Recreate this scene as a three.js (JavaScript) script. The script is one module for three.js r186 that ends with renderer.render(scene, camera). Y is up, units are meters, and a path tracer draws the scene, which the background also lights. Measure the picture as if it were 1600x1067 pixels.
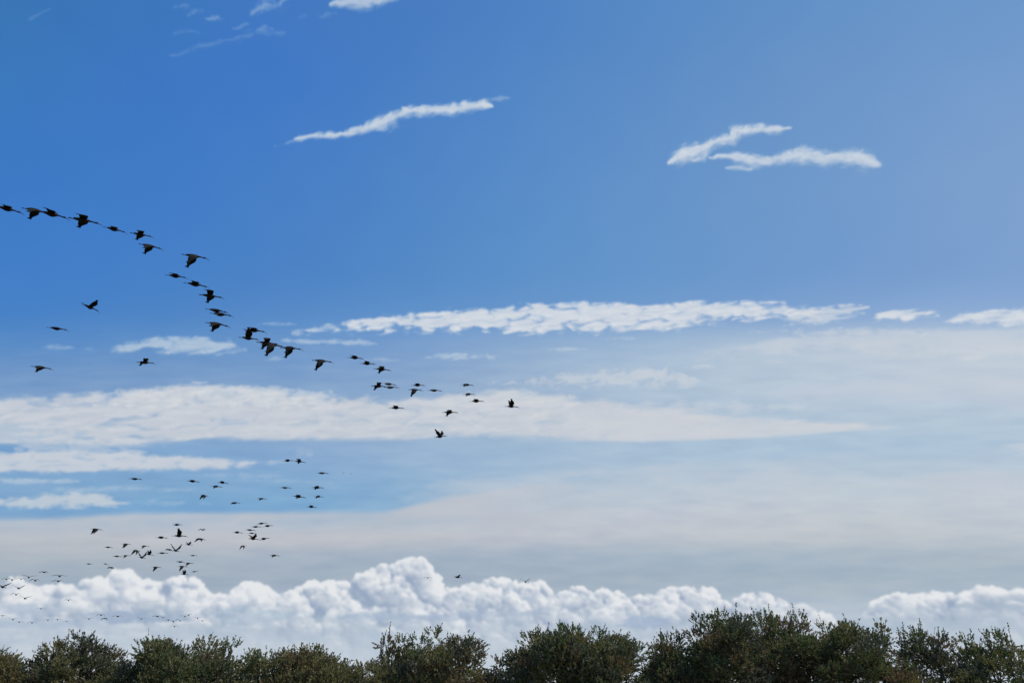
import * as THREE from 'three';
import { createNoise2D } from 'simplex-noise';

// ------------------------------------------------------------------ camera
const rad = THREE.MathUtils.degToRad, clamp = THREE.MathUtils.clamp, lerp = THREE.MathUtils.lerp;
const sstep = (a, b, v) => { const t = clamp((v - a) / (b - a), 0, 1); return t * t * (3 - 2 * t); };
function random(seed) { let s = seed >>> 0; return () => { s = (s + 0x6D2B79F5) | 0; let t = Math.imul(s ^ (s >>> 15), 1 | s); t = (t + Math.imul(t ^ (t >>> 7), 61 | t)) ^ t; return ((t ^ (t >>> 14)) >>> 0) / 4294967296; }; }

const scene = new THREE.Scene();
const camera = new THREE.PerspectiveCamera(46.83, 1024 / 682, 0.1, 8000);
camera.position.set(0, 1.6, 0);
camera.rotation.set(rad(24), 0, 0);
const renderer = new THREE.WebGLRenderer({ antialias: true });
renderer.toneMapping = THREE.LinearToneMapping;
renderer.toneMappingExposure = 1;
renderer.shadowMap.enabled = true;

// ------------------------------------------------------------------ sun: high, ahead and to the right, outside the frame
const SUN_AZ = 84, SUN_EL = 50;
const sunDir = new THREE.Vector3(Math.sin(rad(SUN_AZ)) * Math.cos(rad(SUN_EL)), Math.sin(rad(SUN_EL)), -Math.cos(rad(SUN_AZ)) * Math.cos(rad(SUN_EL)));
const sun = new THREE.DirectionalLight(0xfff1dc, 5);
sun.position.copy(sunDir).multiplyScalar(200).add(new THREE.Vector3(0, 0, -25));
sun.target.position.set(0, 0, -25);
sun.castShadow = true;
sun.shadow.mapSize.set(2048, 2048);
Object.assign(sun.shadow.camera, { left: -60, right: 60, top: 60, bottom: -60, near: 1, far: 400 });
scene.add(sun, sun.target);

// ------------------------------------------------------------------ sky: air and clouds, computed for every direction
// Cloud sheets run along the world's x axis, so they are placed by two angles in degrees:
// e, the height of the sheet's line above the northern horizon, and a, the angle along that line (0 = due north, -z).
const AIR_E = [0.86,4.9,7.01,8.72,10.25,11.79,13.13,15.85,18.6,21.37,23.7,26.02,28.8,35.18,42.55,47.41];
const AIR = [
  [[200,209,219],[200,209,219],[200,209,219],[200,209,219],[200,209,219],[200,209,219],[200,209,219],[200,209,219],[200,209,219]],
  [[172,186,203],[170,185,202],[168,184,201],[172,188,204],[176,190,206],[178,192,206],[180,193,207],[180,193,207],[180,193,207]],
  [[160,175,191],[160,175,191],[160,175,191],[161,176,192],[162,177,193],[163,178,193],[165,180,194],[167,182,195],[168,183,197]],
  [[172,182,193],[170,181,193],[166,179,194],[163,178,194],[163,178,195],[166,181,196],[168,183,197],[170,184,197],[173,186,198]],
  [[180,188,199],[184,190,200],[186,191,200],[187,192,201],[188,193,203],[187,194,204],[190,196,204],[189,196,204],[186,195,205]],
  [[124,165,204],[124,166,205],[126,168,206],[146,178,207],[180,194,208],[188,197,209],[190,198,208],[190,199,208],[190,199,209]],
  [[128,167,204],[128,168,205],[128,169,206],[138,174,207],[166,189,210],[180,196,211],[186,199,211],[190,202,212],[193,203,213]],
  [[118,160,204],[124,163,204],[134,168,206],[148,177,208],[158,184,210],[167,190,212],[171,193,213],[173,194,213],[176,196,214]],
  [[128,162,202],[134,166,203],[140,170,204],[148,175,205],[158,181,207],[168,189,211],[174,194,213],[178,197,214],[178,197,214]],
  [[114,152,198],[119,155,199],[124,159,201],[134,165,203],[152,177,206],[168,189,211],[178,196,213],[184,199,215],[190,202,216]],
  [[92,140,197],[100,145,198],[108,150,200],[120,157,203],[138,169,206],[155,181,210],[170,190,212],[182,197,214],[186,200,215]],
  [[73,130,198],[79,133,197],[88,138,198],[96,144,200],[106,150,202],[116,156,204],[125,161,206],[136,168,209],[145,174,212]],
  [[67,126,199],[71,128,198],[77,131,197],[84,137,198],[93,144,200],[101,149,202],[109,152,203],[117,156,205],[126,161,207]],
  [[61,121,196],[65,123,198],[72,127,197],[79,132,197],[88,139,199],[98,145,200],[107,150,201],[115,155,203],[125,160,206]],
  [[60,120,188],[62,119,192],[66,121,196],[73,126,195],[82,133,196],[91,139,197],[101,145,198],[110,151,201],[117,156,204]],
  [[58,117,181],[61,118,186],[66,120,192],[71,123,192],[78,129,194],[86,136,196],[95,142,197],[104,148,200],[110,152,202]]
];
const BANDS = [
  {p: [[11.47,22.77,22.77],[17.99,24.4,22.77],[23.28,25.0,22.95],[27.82,25.09,22.77],[33.0,25.33,22.54],[41.76,25.56,22.07]],st: 0.5,sb: 1.2,nx: 0.25,ny: 0.9,amp: 0.5,al: 0.5,c: [209,213,219],en: 6},
  {p: [[-1.86,20.91,20.91],[3.25,21.65,20.63],[7.39,22.02,20.63],[9.66,22.16,20.72],[11.9,21.93,20.63],[13.67,21.1,20.72]],st: 0.35,sb: 0.6,nx: 0.6,ny: 1.6,amp: 0.8,al: 0.62,c: [207,211,218]},
  {p: [[-15.64,24.86,24.63],[-13.68,25.19,24.63],[-11.02,25.74,24.67],[-6.94,26.12,24.63],[-2.32,26.39,24.58],[2.32,26.81,24.53],[6.94,26.9,24.58],[11.47,26.86,24.81],[14.99,26.95,25.33],[17.97,26.95,25.56],[20.26,26.58,25.74],[22.08,26.12,25.93]],st: 0.35,sb: 0.6,nx: 0.36,ny: 1.5,amp: 1.0,al: 0.88,c: [216,220,226],tex: 1},
  {p: [[19.03,25.65,25.19],[20.87,26.49,25.19],[23.26,26.76,25.65],[24.43,26.49,26.12]],st: 0.25,sb: 0.35,nx: 0.42,ny: 1.6,amp: 1.3,al: 0.7,c: [208,214,222],tex: 1},
  {p: [[24.05,25.56,25.46],[25.39,26.25,25.46],[27.07,26.39,25.6],[28.52,26.21,25.93]],st: 0.2,sb: 0.3,nx: 0.42,ny: 1.6,amp: 0.9,al: 0.9,c: [214,219,225],tex: 1},
  {p: [[28.53,25.56,25.42],[29.59,26.07,25.33],[31.32,26.3,25.19],[32.99,26.39,25.0],[36.14,26.49,25.09],[40.43,25.93,25.56]],st: 0.25,sb: 0.4,nx: 0.42,ny: 1.6,amp: 1.1,al: 0.85,c: [214,219,225],tex: 1},
  {p: [[16.29,24.63,24.58],[21.28,25.0,24.44],[25.21,25.0,24.26],[28.89,24.81,24.44]],st: 0.3,sb: 0.5,nx: 0.5,ny: 2,amp: 1.2,al: 0.4,c: [206,212,219]},
  {p: [[-17.98,25.28,25.19],[-17.14,25.42,25.14],[-15.64,25.37,25.14],[-14.99,25.28,25.19]],st: 0.12,sb: 0.16,nx: 0.7,ny: 3,amp: 0.6,al: 0.45,c: [185,203,222]},
  {p: [[-28.54,23.47,23.33],[-25.97,24.07,23.19],[-23.67,24.4,23.09],[-21.69,24.44,23.0],[-19.65,24.07,23.09],[-18.62,23.47,23.33]],st: 0.35,sb: 0.5,nx: 0.35,ny: 1.3,amp: 0.9,al: 0.72,c: [192,206,220],tex: 1},
  {p: [[-30.99,23.6,23.51],[-30.3,23.79,23.37],[-29.43,23.7,23.42],[-29.07,23.56,23.51]],st: 0.2,sb: 0.2,nx: 0.6,ny: 2,amp: 0.6,al: 0.6,c: [170,192,216]},
  {p: [[-16.72,24.07,24.02],[-16.07,24.26,23.88],[-13.69,24.12,23.79],[-11.02,24.16,23.7],[-9.67,23.88,23.79]],st: 0.16,sb: 0.2,nx: 0.6,ny: 2.6,amp: 0.8,al: 0.6,c: [190,206,222]},
  {p: [[-17.98,22.77,22.72],[-16.93,22.95,22.49],[-15.64,22.77,22.63]],st: 0.2,sb: 0.25,nx: 0.6,ny: 2,amp: 0.6,al: 0.5,c: [178,196,214]},
  {p: [[-6.48,22.95,22.86],[-4.64,23.19,22.67],[-2.79,23.14,22.72],[-1.16,23.0,22.77]],st: 0.16,sb: 0.25,nx: 0.7,ny: 2.4,amp: 1,al: 0.6,c: [190,205,219]},
  {p: [[-11.02,22.67,22.63],[-9.22,22.86,22.44],[-8.08,22.67,22.58]],st: 0.14,sb: 0.2,nx: 0.7,ny: 2.4,amp: 0.6,al: 0.5,c: [176,196,216]},
  {p: [[2.32,23.42,23.33],[3.95,23.65,23.28],[5.56,23.47,23.37]],st: 0.14,sb: 0.2,nx: 0.7,ny: 2.4,amp: 0.6,al: 0.55,c: [198,209,219]},
  {p: [[6.48,24.21,24.12],[8.08,24.4,24.07],[9.67,24.21,24.16]],st: 0.12,sb: 0.2,nx: 0.7,ny: 2.4,amp: 0.6,al: 0.4,c: [198,209,219]},
  {p: [[12.35,22.16,22.07],[13.46,22.44,21.98],[14.55,22.21,22.12]],st: 0.15,sb: 0.2,nx: 0.7,ny: 2.4,amp: 0.6,al: 0.5,c: [204,211,218]},
  {p: [[17.14,22.49,22.4],[18.19,22.67,22.3],[19.65,22.49,22.4]],st: 0.15,sb: 0.2,nx: 0.7,ny: 2.4,amp: 0.6,al: 0.4,c: [206,212,218]},
  {p: [[29.25,22.77,22.72],[30.3,23.05,22.58],[31.66,22.86,22.77]],st: 0.15,sb: 0.2,nx: 0.7,ny: 2.4,amp: 0.6,al: 0.5,c: [212,216,220]},
  {p: [[31.44,16.58,16.12],[32.76,16.76,15.85],[35.9,16.85,15.76]],st: 0.2,sb: 0.5,nx: 0.7,ny: 2,amp: 0.6,al: 0.55,c: [205,211,219]},
  {p: [[-46.4,20.35,16.3],[-38.86,19.89,14.39],[-32.86,19.98,16.39],[-30.86,20.08,16.39],[-28.78,20.35,16.3],[-25.86,20.49,16.3],[-23.58,20.77,16.58],[-22.41,21.0,16.67],[-20.4,20.82,16.76],[-17.92,20.77,16.67],[-15.36,20.45,16.67],[-11.86,20.26,16.71],[-8.27,19.98,16.76],[-4.62,20.26,16.9],[-1.85,20.63,16.94],[0.93,20.45,16.85],[4.62,20.08,16.76],[9.17,19.43,16.67],[13.61,18.83,16.81],[17.89,18.37,17.04],[21.97,18.28,17.4],[25.46,17.95,17.63],[26.95,17.82,17.77]],st: 0.55,sb: 0.4,nx: 0.22,ny: 0.9,amp: 0.72,al: 0.93,c: [201,206,214],wisp: 1,eb: 0.12},
  {p: [[-28.12,20.35,19.52],[-25.15,20.63,19.06],[-22.04,21.05,19.06],[-20.02,20.82,19.06],[-17.1,20.77,19.06],[-12.77,20.35,19.06]],st: 0.3,sb: 1.2,nx: 0.7,ny: 1.5,amp: 1.0,al: 0.55,c: [214,217,222],tex: 1},
  {p: [[-5.54,19.89,18.6],[-1.85,20.63,18.6],[0.93,20.54,18.6],[4.63,20.08,18.6]],st: 0.3,sb: 1.2,nx: 0.5,ny: 1.3,amp: 0.7,al: 0.45,c: [212,215,220]},
  {p: [[3.7,18.97,18.78],[9.19,19.61,18.41],[15.81,19.75,18.6],[20.41,19.43,19.06]],st: 0.4,sb: 0.5,nx: 0.4,ny: 1.6,amp: 0.9,al: 0.42,c: [206,210,217]},
  {p: [[-43.91,16.12,14.39],[-32.7,16.12,14.48],[-30.7,16.17,14.48],[-27.55,16.21,14.53],[-24.57,15.94,14.58],[-21.85,15.76,14.67],[-18.62,15.57,14.89],[-15.9,15.39,15.3]],st: 0.3,sb: 0.3,nx: 0.4,ny: 1.4,amp: 0.55,al: 0.9,c: [203,208,216]},
  {p: [[-32.1,16.85,15.57],[-30.08,17.04,15.57],[-28.32,16.85,15.57],[-25.76,16.76,15.57],[-24.62,16.49,15.76]],st: 0.5,sb: 0.5,nx: 0.5,ny: 1.6,amp: 1.0,al: 0.6,c: [200,206,216]},
  {p: [[-34.72,17.77,16.3],[-32.16,18.14,16.39],[-29.77,17.77,16.3],[-28.0,17.4,16.58]],st: 0.8,sb: 0.6,nx: 0.35,ny: 1.5,amp: 1.3,al: 0.5,c: [160,184,211]},
  {p: [[-30.77,16.67,16.21],[-27.25,16.76,16.21],[-23.49,16.85,16.3],[-20.72,16.76,16.49]],st: 0.3,sb: 0.3,nx: 0.3,ny: 1.6,amp: 1.1,al: 0.6,c: [142,174,208]},
  {p: [[-15.49,16.08,15.62],[-14.85,16.3,15.48],[-13.99,16.12,15.66]],st: 0.4,sb: 0.5,nx: 0.6,ny: 1,amp: 0.5,al: 0.5,c: [196,204,216]},
  {p: [[-21.81,14.48,14.21],[-19.4,14.58,14.12],[-16.07,14.39,14.12]],st: 0.2,sb: 0.3,nx: 0.4,ny: 2,amp: 0.8,al: 0.35,c: [178,196,214]},
  {p: [[-45.73,11.26,9.59],[-32.27,11.35,9.59],[-28.93,11.53,9.59],[-25.36,11.88,9.59],[-20.77,11.97,9.59],[-14.19,11.93,9.59],[-8.98,12.02,9.59],[-7.21,12.46,9.59],[-4.53,13.13,9.81],[0.91,13.76,10.03],[9.03,14.03,10.47]],st: 0.45,sb: 2.2,nx: 0.12,ny: 0.5,amp: 0.2,al: 0.95,c: [188,193,202],en: 14},
  {p: [[-8.15,13.49,11.79],[-1.83,14.71,11.79],[4.56,15.03,12.24],[11.3,15.48,12.24],[17.73,15.76,12.24],[25.61,15.3,12.24],[32.59,15.57,12.24],[41.31,15.39,12.24]],st: 1.6,sb: 2.5,nx: 0.12,ny: 0.6,amp: 0.45,al: 0.6,c: [194,201,212],en: 10},
  {p: [[15.82,20.91,19.06],[22.05,21.61,19.06],[27.77,21.93,19.06],[32.95,22.07,18.83],[41.71,22.3,18.6]],st: 1.2,sb: 1.0,nx: 0.12,ny: 0.6,amp: 0.5,al: 0.55,c: [196,203,216],en: 8},
  {p: [[4.46,8.29,7.86],[13.19,9.07,7.43],[23.2,8.29,7.22],[31.93,8.12,7.22]],st: 0.8,sb: 0.8,nx: 0.1,ny: 0.9,amp: 0.5,al: 0.4,c: [158,176,194],en: 8},
  {p: [[2.77,19.34,16.76],[9.17,19.15,16.71],[13.61,18.78,16.81],[17.89,18.46,16.99],[21.97,18.18,17.36],[25.46,17.95,17.63],[26.95,17.82,17.77]],st: 0.3,sb: 0.15,nx: 0.2,ny: 0.9,amp: 0.5,al: 0.72,c: [202,207,215],eb: 0.1,en: 4},
  {p: [[-38.64,14.21,13.76],[-32.6,14.21,13.76],[-30.6,14.26,13.72],[-28.53,14.12,13.85],[-27.45,14.03,13.94]],st: 0.2,sb: 0.25,nx: 0.4,ny: 2.2,amp: 0.8,al: 0.72,c: [188,202,216]},
  {p: [[-41.19,13.13,11.97],[-32.46,12.78,11.97],[-31.15,12.95,11.97],[-29.81,13.22,11.97],[-28.07,13.31,12.02],[-26.62,12.95,12.06],[-25.31,12.42,12.24]],st: 0.3,sb: 0.3,nx: 0.5,ny: 1.6,amp: 0.7,al: 0.85,c: [199,206,214]},
  {p: [[-29.88,13.49,13.31],[-27.41,13.67,13.13],[-24.45,13.58,13.22],[-20.95,13.4,13.27]],st: 0.25,sb: 0.25,nx: 0.4,ny: 2,amp: 0.9,al: 0.5,c: [176,196,216]},
  {p: [[-26.25,12.51,12.37],[-24.01,12.69,12.24],[-20.49,12.42,12.24]],st: 0.2,sb: 0.25,nx: 0.4,ny: 2,amp: 0.9,al: 0.4,c: [168,192,214]},
  {p: [[-18.76,13.99,13.9],[-16.47,14.12,13.76],[-12.61,13.94,13.81]],st: 0.15,sb: 0.25,nx: 0.4,ny: 2,amp: 0.9,al: 0.35,c: [176,196,214]}
];
const LOW = [
  {p: [[-27.18,4.99,4.49],[-25.41,5.2,4.24],[-22.84,4.99,4.33],[-20.95,4.74,4.49]],st: 0.16,sb: 0.2,nx: 0.35,ny: 1.6,amp: 0.7,al: 0.75,c: [150,170,196]},
  {p: [[-31.58,5.32,5.07],[-30.63,5.82,4.82],[-29.28,5.49,4.82],[-28.25,5.11,4.9]],st: 0.16,sb: 0.2,nx: 0.6,ny: 1.6,amp: 0.8,al: 0.6,c: [168,186,206]},
  {p: [[-34.52,4.7,3.87],[-31.45,4.82,3.91],[-28.82,4.74,3.91],[-26.05,4.41,4.0]],st: 0.16,sb: 0.2,nx: 0.35,ny: 1.6,amp: 0.8,al: 0.52,c: [168,186,206]},
  {p: [[-19.82,4.99,4.74],[-18.24,5.49,4.08],[-15.83,5.32,4.28],[-13.78,4.99,4.49]],st: 0.16,sb: 0.2,nx: 0.6,ny: 1.6,amp: 0.8,al: 0.6,c: [172,190,208]},
  {p: [[-12.1,4.7,4.57],[-10.42,5.07,4.41],[-6.99,5.11,4.41],[-4.82,4.82,4.57]],st: 0.16,sb: 0.2,nx: 0.5,ny: 1.6,amp: 0.8,al: 0.6,c: [160,178,202]},
  {p: [[-6.98,4.82,4.28],[-3.51,5.15,4.41],[0.0,5.32,4.7],[2.64,5.07,4.82]],st: 0.16,sb: 0.2,nx: 0.5,ny: 1.6,amp: 0.8,al: 0.57,c: [166,182,204]},
  {p: [[6.97,4.41,4.08],[8.05,4.82,3.91],[9.55,4.9,3.87],[11.24,4.66,4.16]],st: 0.16,sb: 0.2,nx: 0.5,ny: 1.6,amp: 0.6,al: 0.75,c: [158,176,202]},
  {p: [[-10.34,3.75,3.18],[-8.64,3.91,2.94],[-6.5,3.75,3.18]],st: 0.16,sb: 0.2,nx: 0.5,ny: 1.6,amp: 0.8,al: 0.6,c: [176,192,210]},
  {p: [[27.61,5.53,5.24],[29.32,5.82,5.07],[30.96,5.66,5.07],[32.86,5.49,5.15]],st: 0.16,sb: 0.2,nx: 0.5,ny: 1.6,amp: 0.7,al: 0.75,c: [166,182,200]},
  {p: [[20.9,4.7,3.67],[24.62,4.82,3.67],[28.12,4.66,3.59],[31.43,4.82,3.67]],st: 0.16,sb: 0.2,nx: 0.35,ny: 1.2,amp: 0.8,al: 0.6,c: [172,188,204]}
];
const WISPS = [
  {p: [[-16.46,37.88,0.047],[-15.62,38.06,0.07],[-14.55,38.36,0.14]],al: 0.35},
  {p: [[-14.97,38.41,0.116],[-14.11,38.54,0.209],[-13.26,38.63,0.233],[-11.54,38.71,0.209],[-11.01,38.93,0.279],[-10.0,39.15,0.372],[-9.24,39.49,0.465],[-8.44,39.79,0.465],[-7.9,40.05,0.326],[-7.46,40.18,0.279]],al: 0.88},
  {p: [[-7.54,40.44,0.186],[-7.11,40.27,0.419],[-6.0,40.35,0.372],[-4.45,40.35,0.395],[-2.89,40.57,0.395],[-2.0,40.74,0.326],[-1.43,40.61,0.14]],al: 0.92},
  {p: [[-2.45,40.69,0.093],[-1.56,41.04,0.186],[-0.22,41.12,0.14]],al: 0.33},
  {p: [[-9.99,39.28,0.186],[-8.91,39.02,0.233],[-8.11,39.32,0.233]],al: 0.4},
  {p: [[11.02,36.83,0.186],[11.53,37.05,0.465],[12.25,37.4,0.651],[13.1,37.66,0.558],[14.05,38.19,0.372],[15.17,38.45,0.395],[15.43,38.93,0.512],[16.18,39.02,0.372],[16.99,39.1,0.326],[17.9,39.02,0.302],[18.82,39.1,0.093]],al: 0.92},
  {p: [[12.7,36.96,0.14],[13.34,37.14,0.279],[13.5,37.36,0.14]],al: 0.6},
  {p: [[13.77,37.14,0.093],[14.82,37.27,0.186],[15.68,37.09,0.419],[16.65,36.87,0.465],[17.77,36.87,0.372],[18.69,37.14,0.465],[19.77,37.27,0.605],[21.18,37.09,0.512],[22.73,37.14,0.558],[23.59,36.96,0.558],[24.22,36.65,0.326]],al: 0.86},
  {p: [[14.87,36.43,0.093],[15.85,36.38,0.233],[16.56,36.34,0.093]],al: 0.6},
  {p: [[-12.01,47.18,0.14],[-10.97,47.26,0.419],[-9.94,47.22,0.465],[-8.9,47.34,0.372],[-8.05,47.57,0.279],[-6.77,47.88,0.233]],al: 0.75},
  {p: [[-16.89,46.55,0.186],[-16.45,46.94,0.419],[-15.44,47.1,0.419],[-14.82,47.34,0.279]],al: 0.36},
  {p: [[-21.54,46.94,0.14],[-21.04,47.06,0.186],[-20.77,47.1,0.093]],al: 0.36},
  {p: [[-19.76,46.23,0.093],[-19.25,46.31,0.14],[-18.68,46.23,0.093]],al: 0.34},
  {p: [[-20.86,46.47,0.093],[-20.34,46.67,0.14],[-19.95,46.78,0.093]],al: 0.24},
  {p: [[-21.84,45.35,0.093],[-20.7,45.43,0.14],[-20.24,45.43,0.093]],al: 0.2},
  {p: [[-18.17,45.63,0.093],[-17.36,45.91,0.14]],al: 0.2},
  {p: [[-14.12,46.31,0.093],[-13.7,46.43,0.14]],al: 0.2},
  {p: [[-12.69,46.39,0.14],[-11.64,46.63,0.093]],al: 0.18},
  {p: [[-29.57,46.23,0.093],[-29.21,46.39,0.14],[-28.47,46.86,0.093]],al: 0.16},
  {p: [[-16.81,45.51,0.14],[-16.31,45.67,0.186],[-15.8,45.59,0.093]],al: 0.22},
  {p: [[-22.21,43.88,0.093],[-20.83,44.33,0.186],[-19.24,44.78,0.186],[-17.85,45.02,0.186],[-16.82,45.43,0.233],[-15.22,45.35,0.14]],al: 0.16}
];
const SKYLINE = [[-33.76,5.13],[-32.95,5.71],[-32.09,6.2],[-31.12,6.3],[-30.45,5.97],[-29.93,5.78],[-29.36,6.0],[-28.5,6.02],[-27.71,6.47],[-27.01,6.55],[-26.52,6.85],[-25.86,7.24],[-25.09,7.13],[-24.37,6.62],[-23.46,6.43],[-22.87,6.74],[-22.01,6.94],[-21.21,6.82],[-20.45,6.25],[-19.69,5.92],[-19.22,5.98],[-18.5,6.57],[-17.89,6.87],[-17.04,6.7],[-16.28,6.16],[-15.69,5.77],[-15.33,6.19],[-14.45,6.54],[-13.64,6.98],[-12.58,7.05],[-11.71,6.9],[-11.16,7.0],[-10.68,7.47],[-9.91,7.75],[-9.19,8.19],[-8.44,8.2],[-7.89,8.56],[-7.01,8.79],[-6.24,8.67],[-5.76,8.08],[-5.56,7.4],[-5.17,6.72],[-4.64,6.56],[-3.93,6.91],[-2.91,6.87],[-2.02,7.22],[-1.12,7.43],[-0.22,7.35],[0.27,7.09],[1.12,6.92],[2.02,7.22],[2.33,6.92],[2.58,6.28],[3.11,6.19],[3.79,6.65],[4.38,6.86],[4.99,6.68],[5.55,6.26],[6.14,6.55],[6.89,6.62],[7.54,6.32],[8.04,5.93],[8.83,6.09],[9.71,6.24],[10.6,6.51],[11.48,6.7],[12.32,6.51],[12.97,6.58],[13.68,6.48],[14.23,6.05],[14.58,5.47],[15.2,5.78],[15.86,6.09],[16.69,6.15],[17.27,5.92],[17.96,5.62],[18.79,5.2],[19.52,5.33],[20.05,5.16],[20.61,4.71],[20.96,4.0],[22.27,3.85],[22.91,4.71],[23.61,5.07],[24.34,5.62],[25.22,5.77],[25.91,5.55],[26.84,5.73],[27.73,5.72],[28.56,5.49],[29.39,5.82],[30.03,5.93],[30.81,5.66],[31.47,5.66],[31.97,5.66],[33.18,5.34],[34.33,4.92]];
const n1 = createNoise2D(random(11)), n2 = createNoise2D(random(23)), n3 = createNoise2D(random(37));
function fbm(n, x, y, oct) { let s = 0, w = 0.5, t = 0; for (let i = 0; i < oct; i++) { s += w * n(x, y); t += w; w *= 0.55; x = x * 2.03 + 17.1; y = y * 2.03 - 9.7; } return s / t; }
const toLin = new Float32Array(4097); for (let i = 0; i <= 4096; i++) { const c = i / 4096; toLin[i] = c <= 0.04045 ? c / 12.92 : ((c + 0.055) / 1.055) ** 2.4; }

function cat(p0, p1, p2, p3, t) { return p1 + 0.5 * t * (p2 - p0 + t * (2 * p0 - 5 * p1 + 4 * p2 - p3 + t * (3 * (p1 - p2) + p3 - p0))); }
const NA = AIR[0].length, A0 = -32.4, DA = 8.1;
function air(a, e, out) {                          // clear air with thin veils: smooth between the stations
  const top = AIR_E.length - 1;
  let i = 0; while (i < top - 1 && AIR_E[i + 1] < e) i++;
  const te = clamp((e - AIR_E[i]) / (AIR_E[i + 1] - AIR_E[i]), 0, 1);
  const ca = clamp((a - A0) / DA, 0, NA - 1.0001), j = Math.floor(ca), ta = ca - j;
  const J = [Math.max(j - 1, 0), j, j + 1, Math.min(j + 2, NA - 1)], I = [Math.max(i - 1, 0), i, i + 1, Math.min(i + 2, top)];
  for (let c = 0; c < 3; c++) {
    const v = I.map((r) => { const R = AIR[r]; return cat(R[J[0]][c], R[J[1]][c], R[J[2]][c], R[J[3]][c], ta); });
    out[c] = cat(v[0], v[1], v[2], v[3], te);
  }
}
function prep(L) { for (const b of L) { b.a0 = b.p[0][0]; b.a1 = b.p[b.p.length - 1][0]; b.e1 = Math.max(...b.p.map((q) => q[1])) + 1.2; b.e0 = Math.min(...b.p.map((q) => q[2])) - 1.2; } }
prep(BANDS); prep(LOW);
for (const w of WISPS) { w.a0 = Math.min(...w.p.map((q) => q[0])) - 1; w.a1 = Math.max(...w.p.map((q) => q[0])) + 1; w.e0 = Math.min(...w.p.map((q) => q[1])) - 1; w.e1 = Math.max(...w.p.map((q) => q[1])) + 1; }

function hash(i, j, k) { let h = Math.imul(i, 374761393) ^ Math.imul(j, 668265263) ^ Math.imul(k, 1274126177); h = Math.imul(h ^ (h >>> 13), 1103515245); return ((h ^ (h >>> 16)) >>> 0) / 4294967296; }
function cells(x, y) {                              // distance to the nearest of many scattered cloudlets
  const ix = Math.floor(x), iy = Math.floor(y); let best = 9;
  for (let j = -1; j <= 1; j++) for (let i = -1; i <= 1; i++) { const cx = ix + i, cy = iy + j, s = 0.7 + 0.6 * hash(cx, cy, 3), d = Math.hypot(x - cx - hash(cx, cy, 1), y - cy - hash(cx, cy, 2)) * s; if (d < best) best = d; }
  return best;
}
function layBands(L, a, e, col) {
  for (let k = 0; k < L.length; k++) {
    const b = L[k];
    if (a <= b.a0 || a >= b.a1 || e < b.e0 || e > b.e1) continue;
    let i = 0; const p = b.p; while (p[i + 1][0] < a) i++;
    const t = (a - p[i][0]) / (p[i + 1][0] - p[i][0]), tp = lerp(p[i][1], p[i + 1][1], t), bt = lerp(p[i][2], p[i + 1][2], t);
    const wx = 0.9 * n3(a * 0.35 + k, e * 0.9), wy = 0.10 * n3(a * 0.6 + 31 + k, e * 1.1), tilt = e - 0.10 * a;
    const N = 1.7 * fbm(n1, (a + wx) * b.nx + k * 13.7, (tilt + wy) * b.ny, 4), E = 1.5 * fbm(n2, a * b.nx * 1.3 + k * 3.1, e * 0.4, 4);
    const m = Math.min((tp - e) / b.st + 0.7 * E * b.amp, (e - bt) / b.sb + (b.eb ?? 0.6) * E * b.amp, 1.2), ends = Math.min(a - b.a0, b.a1 - a) / (b.en ?? 0.8);
    const cell = b.tex ? cells((a + wx * 0.5) * 0.75 + k * 7 + 0.25 * N, (tilt + wy + 0.05 * N) * 2.9) : 0;
    let d = Math.min(m, ends) * 0.7 + b.amp * N * (b.eb < 0.3 && e - bt < 0.6 ? lerp(0.2, 0.62, clamp((e - bt) / 0.6, 0, 1)) : 0.62) * (b.tex ? 0.6 : 1) + (b.tex ? 0.62 - 1.05 * cell : 0.12);
    d = sstep(0, 0.95, d) * sstep(-0.6, 0.35, Math.min((tp - e) / b.st, (e - bt) / b.sb) + 0.25 * N) * b.al;
    if (d <= 0) continue;
    const v = b.tex ? 20 * (0.42 - cell) + 10 * fbm(n2, (a + wx) * b.nx * 1.4, tilt * b.ny * 1.2, 3) : b.wisp ? 14 * fbm(n2, (a + wx) * 0.3, tilt * 1.3, 4) : 3 * n2(a * b.nx, e * b.ny);
    for (let c = 0; c < 3; c++) col[c] += (b.c[c] + v * [1.1, 0.8, 0.45][c] - col[c]) * d;
  }
}
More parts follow.
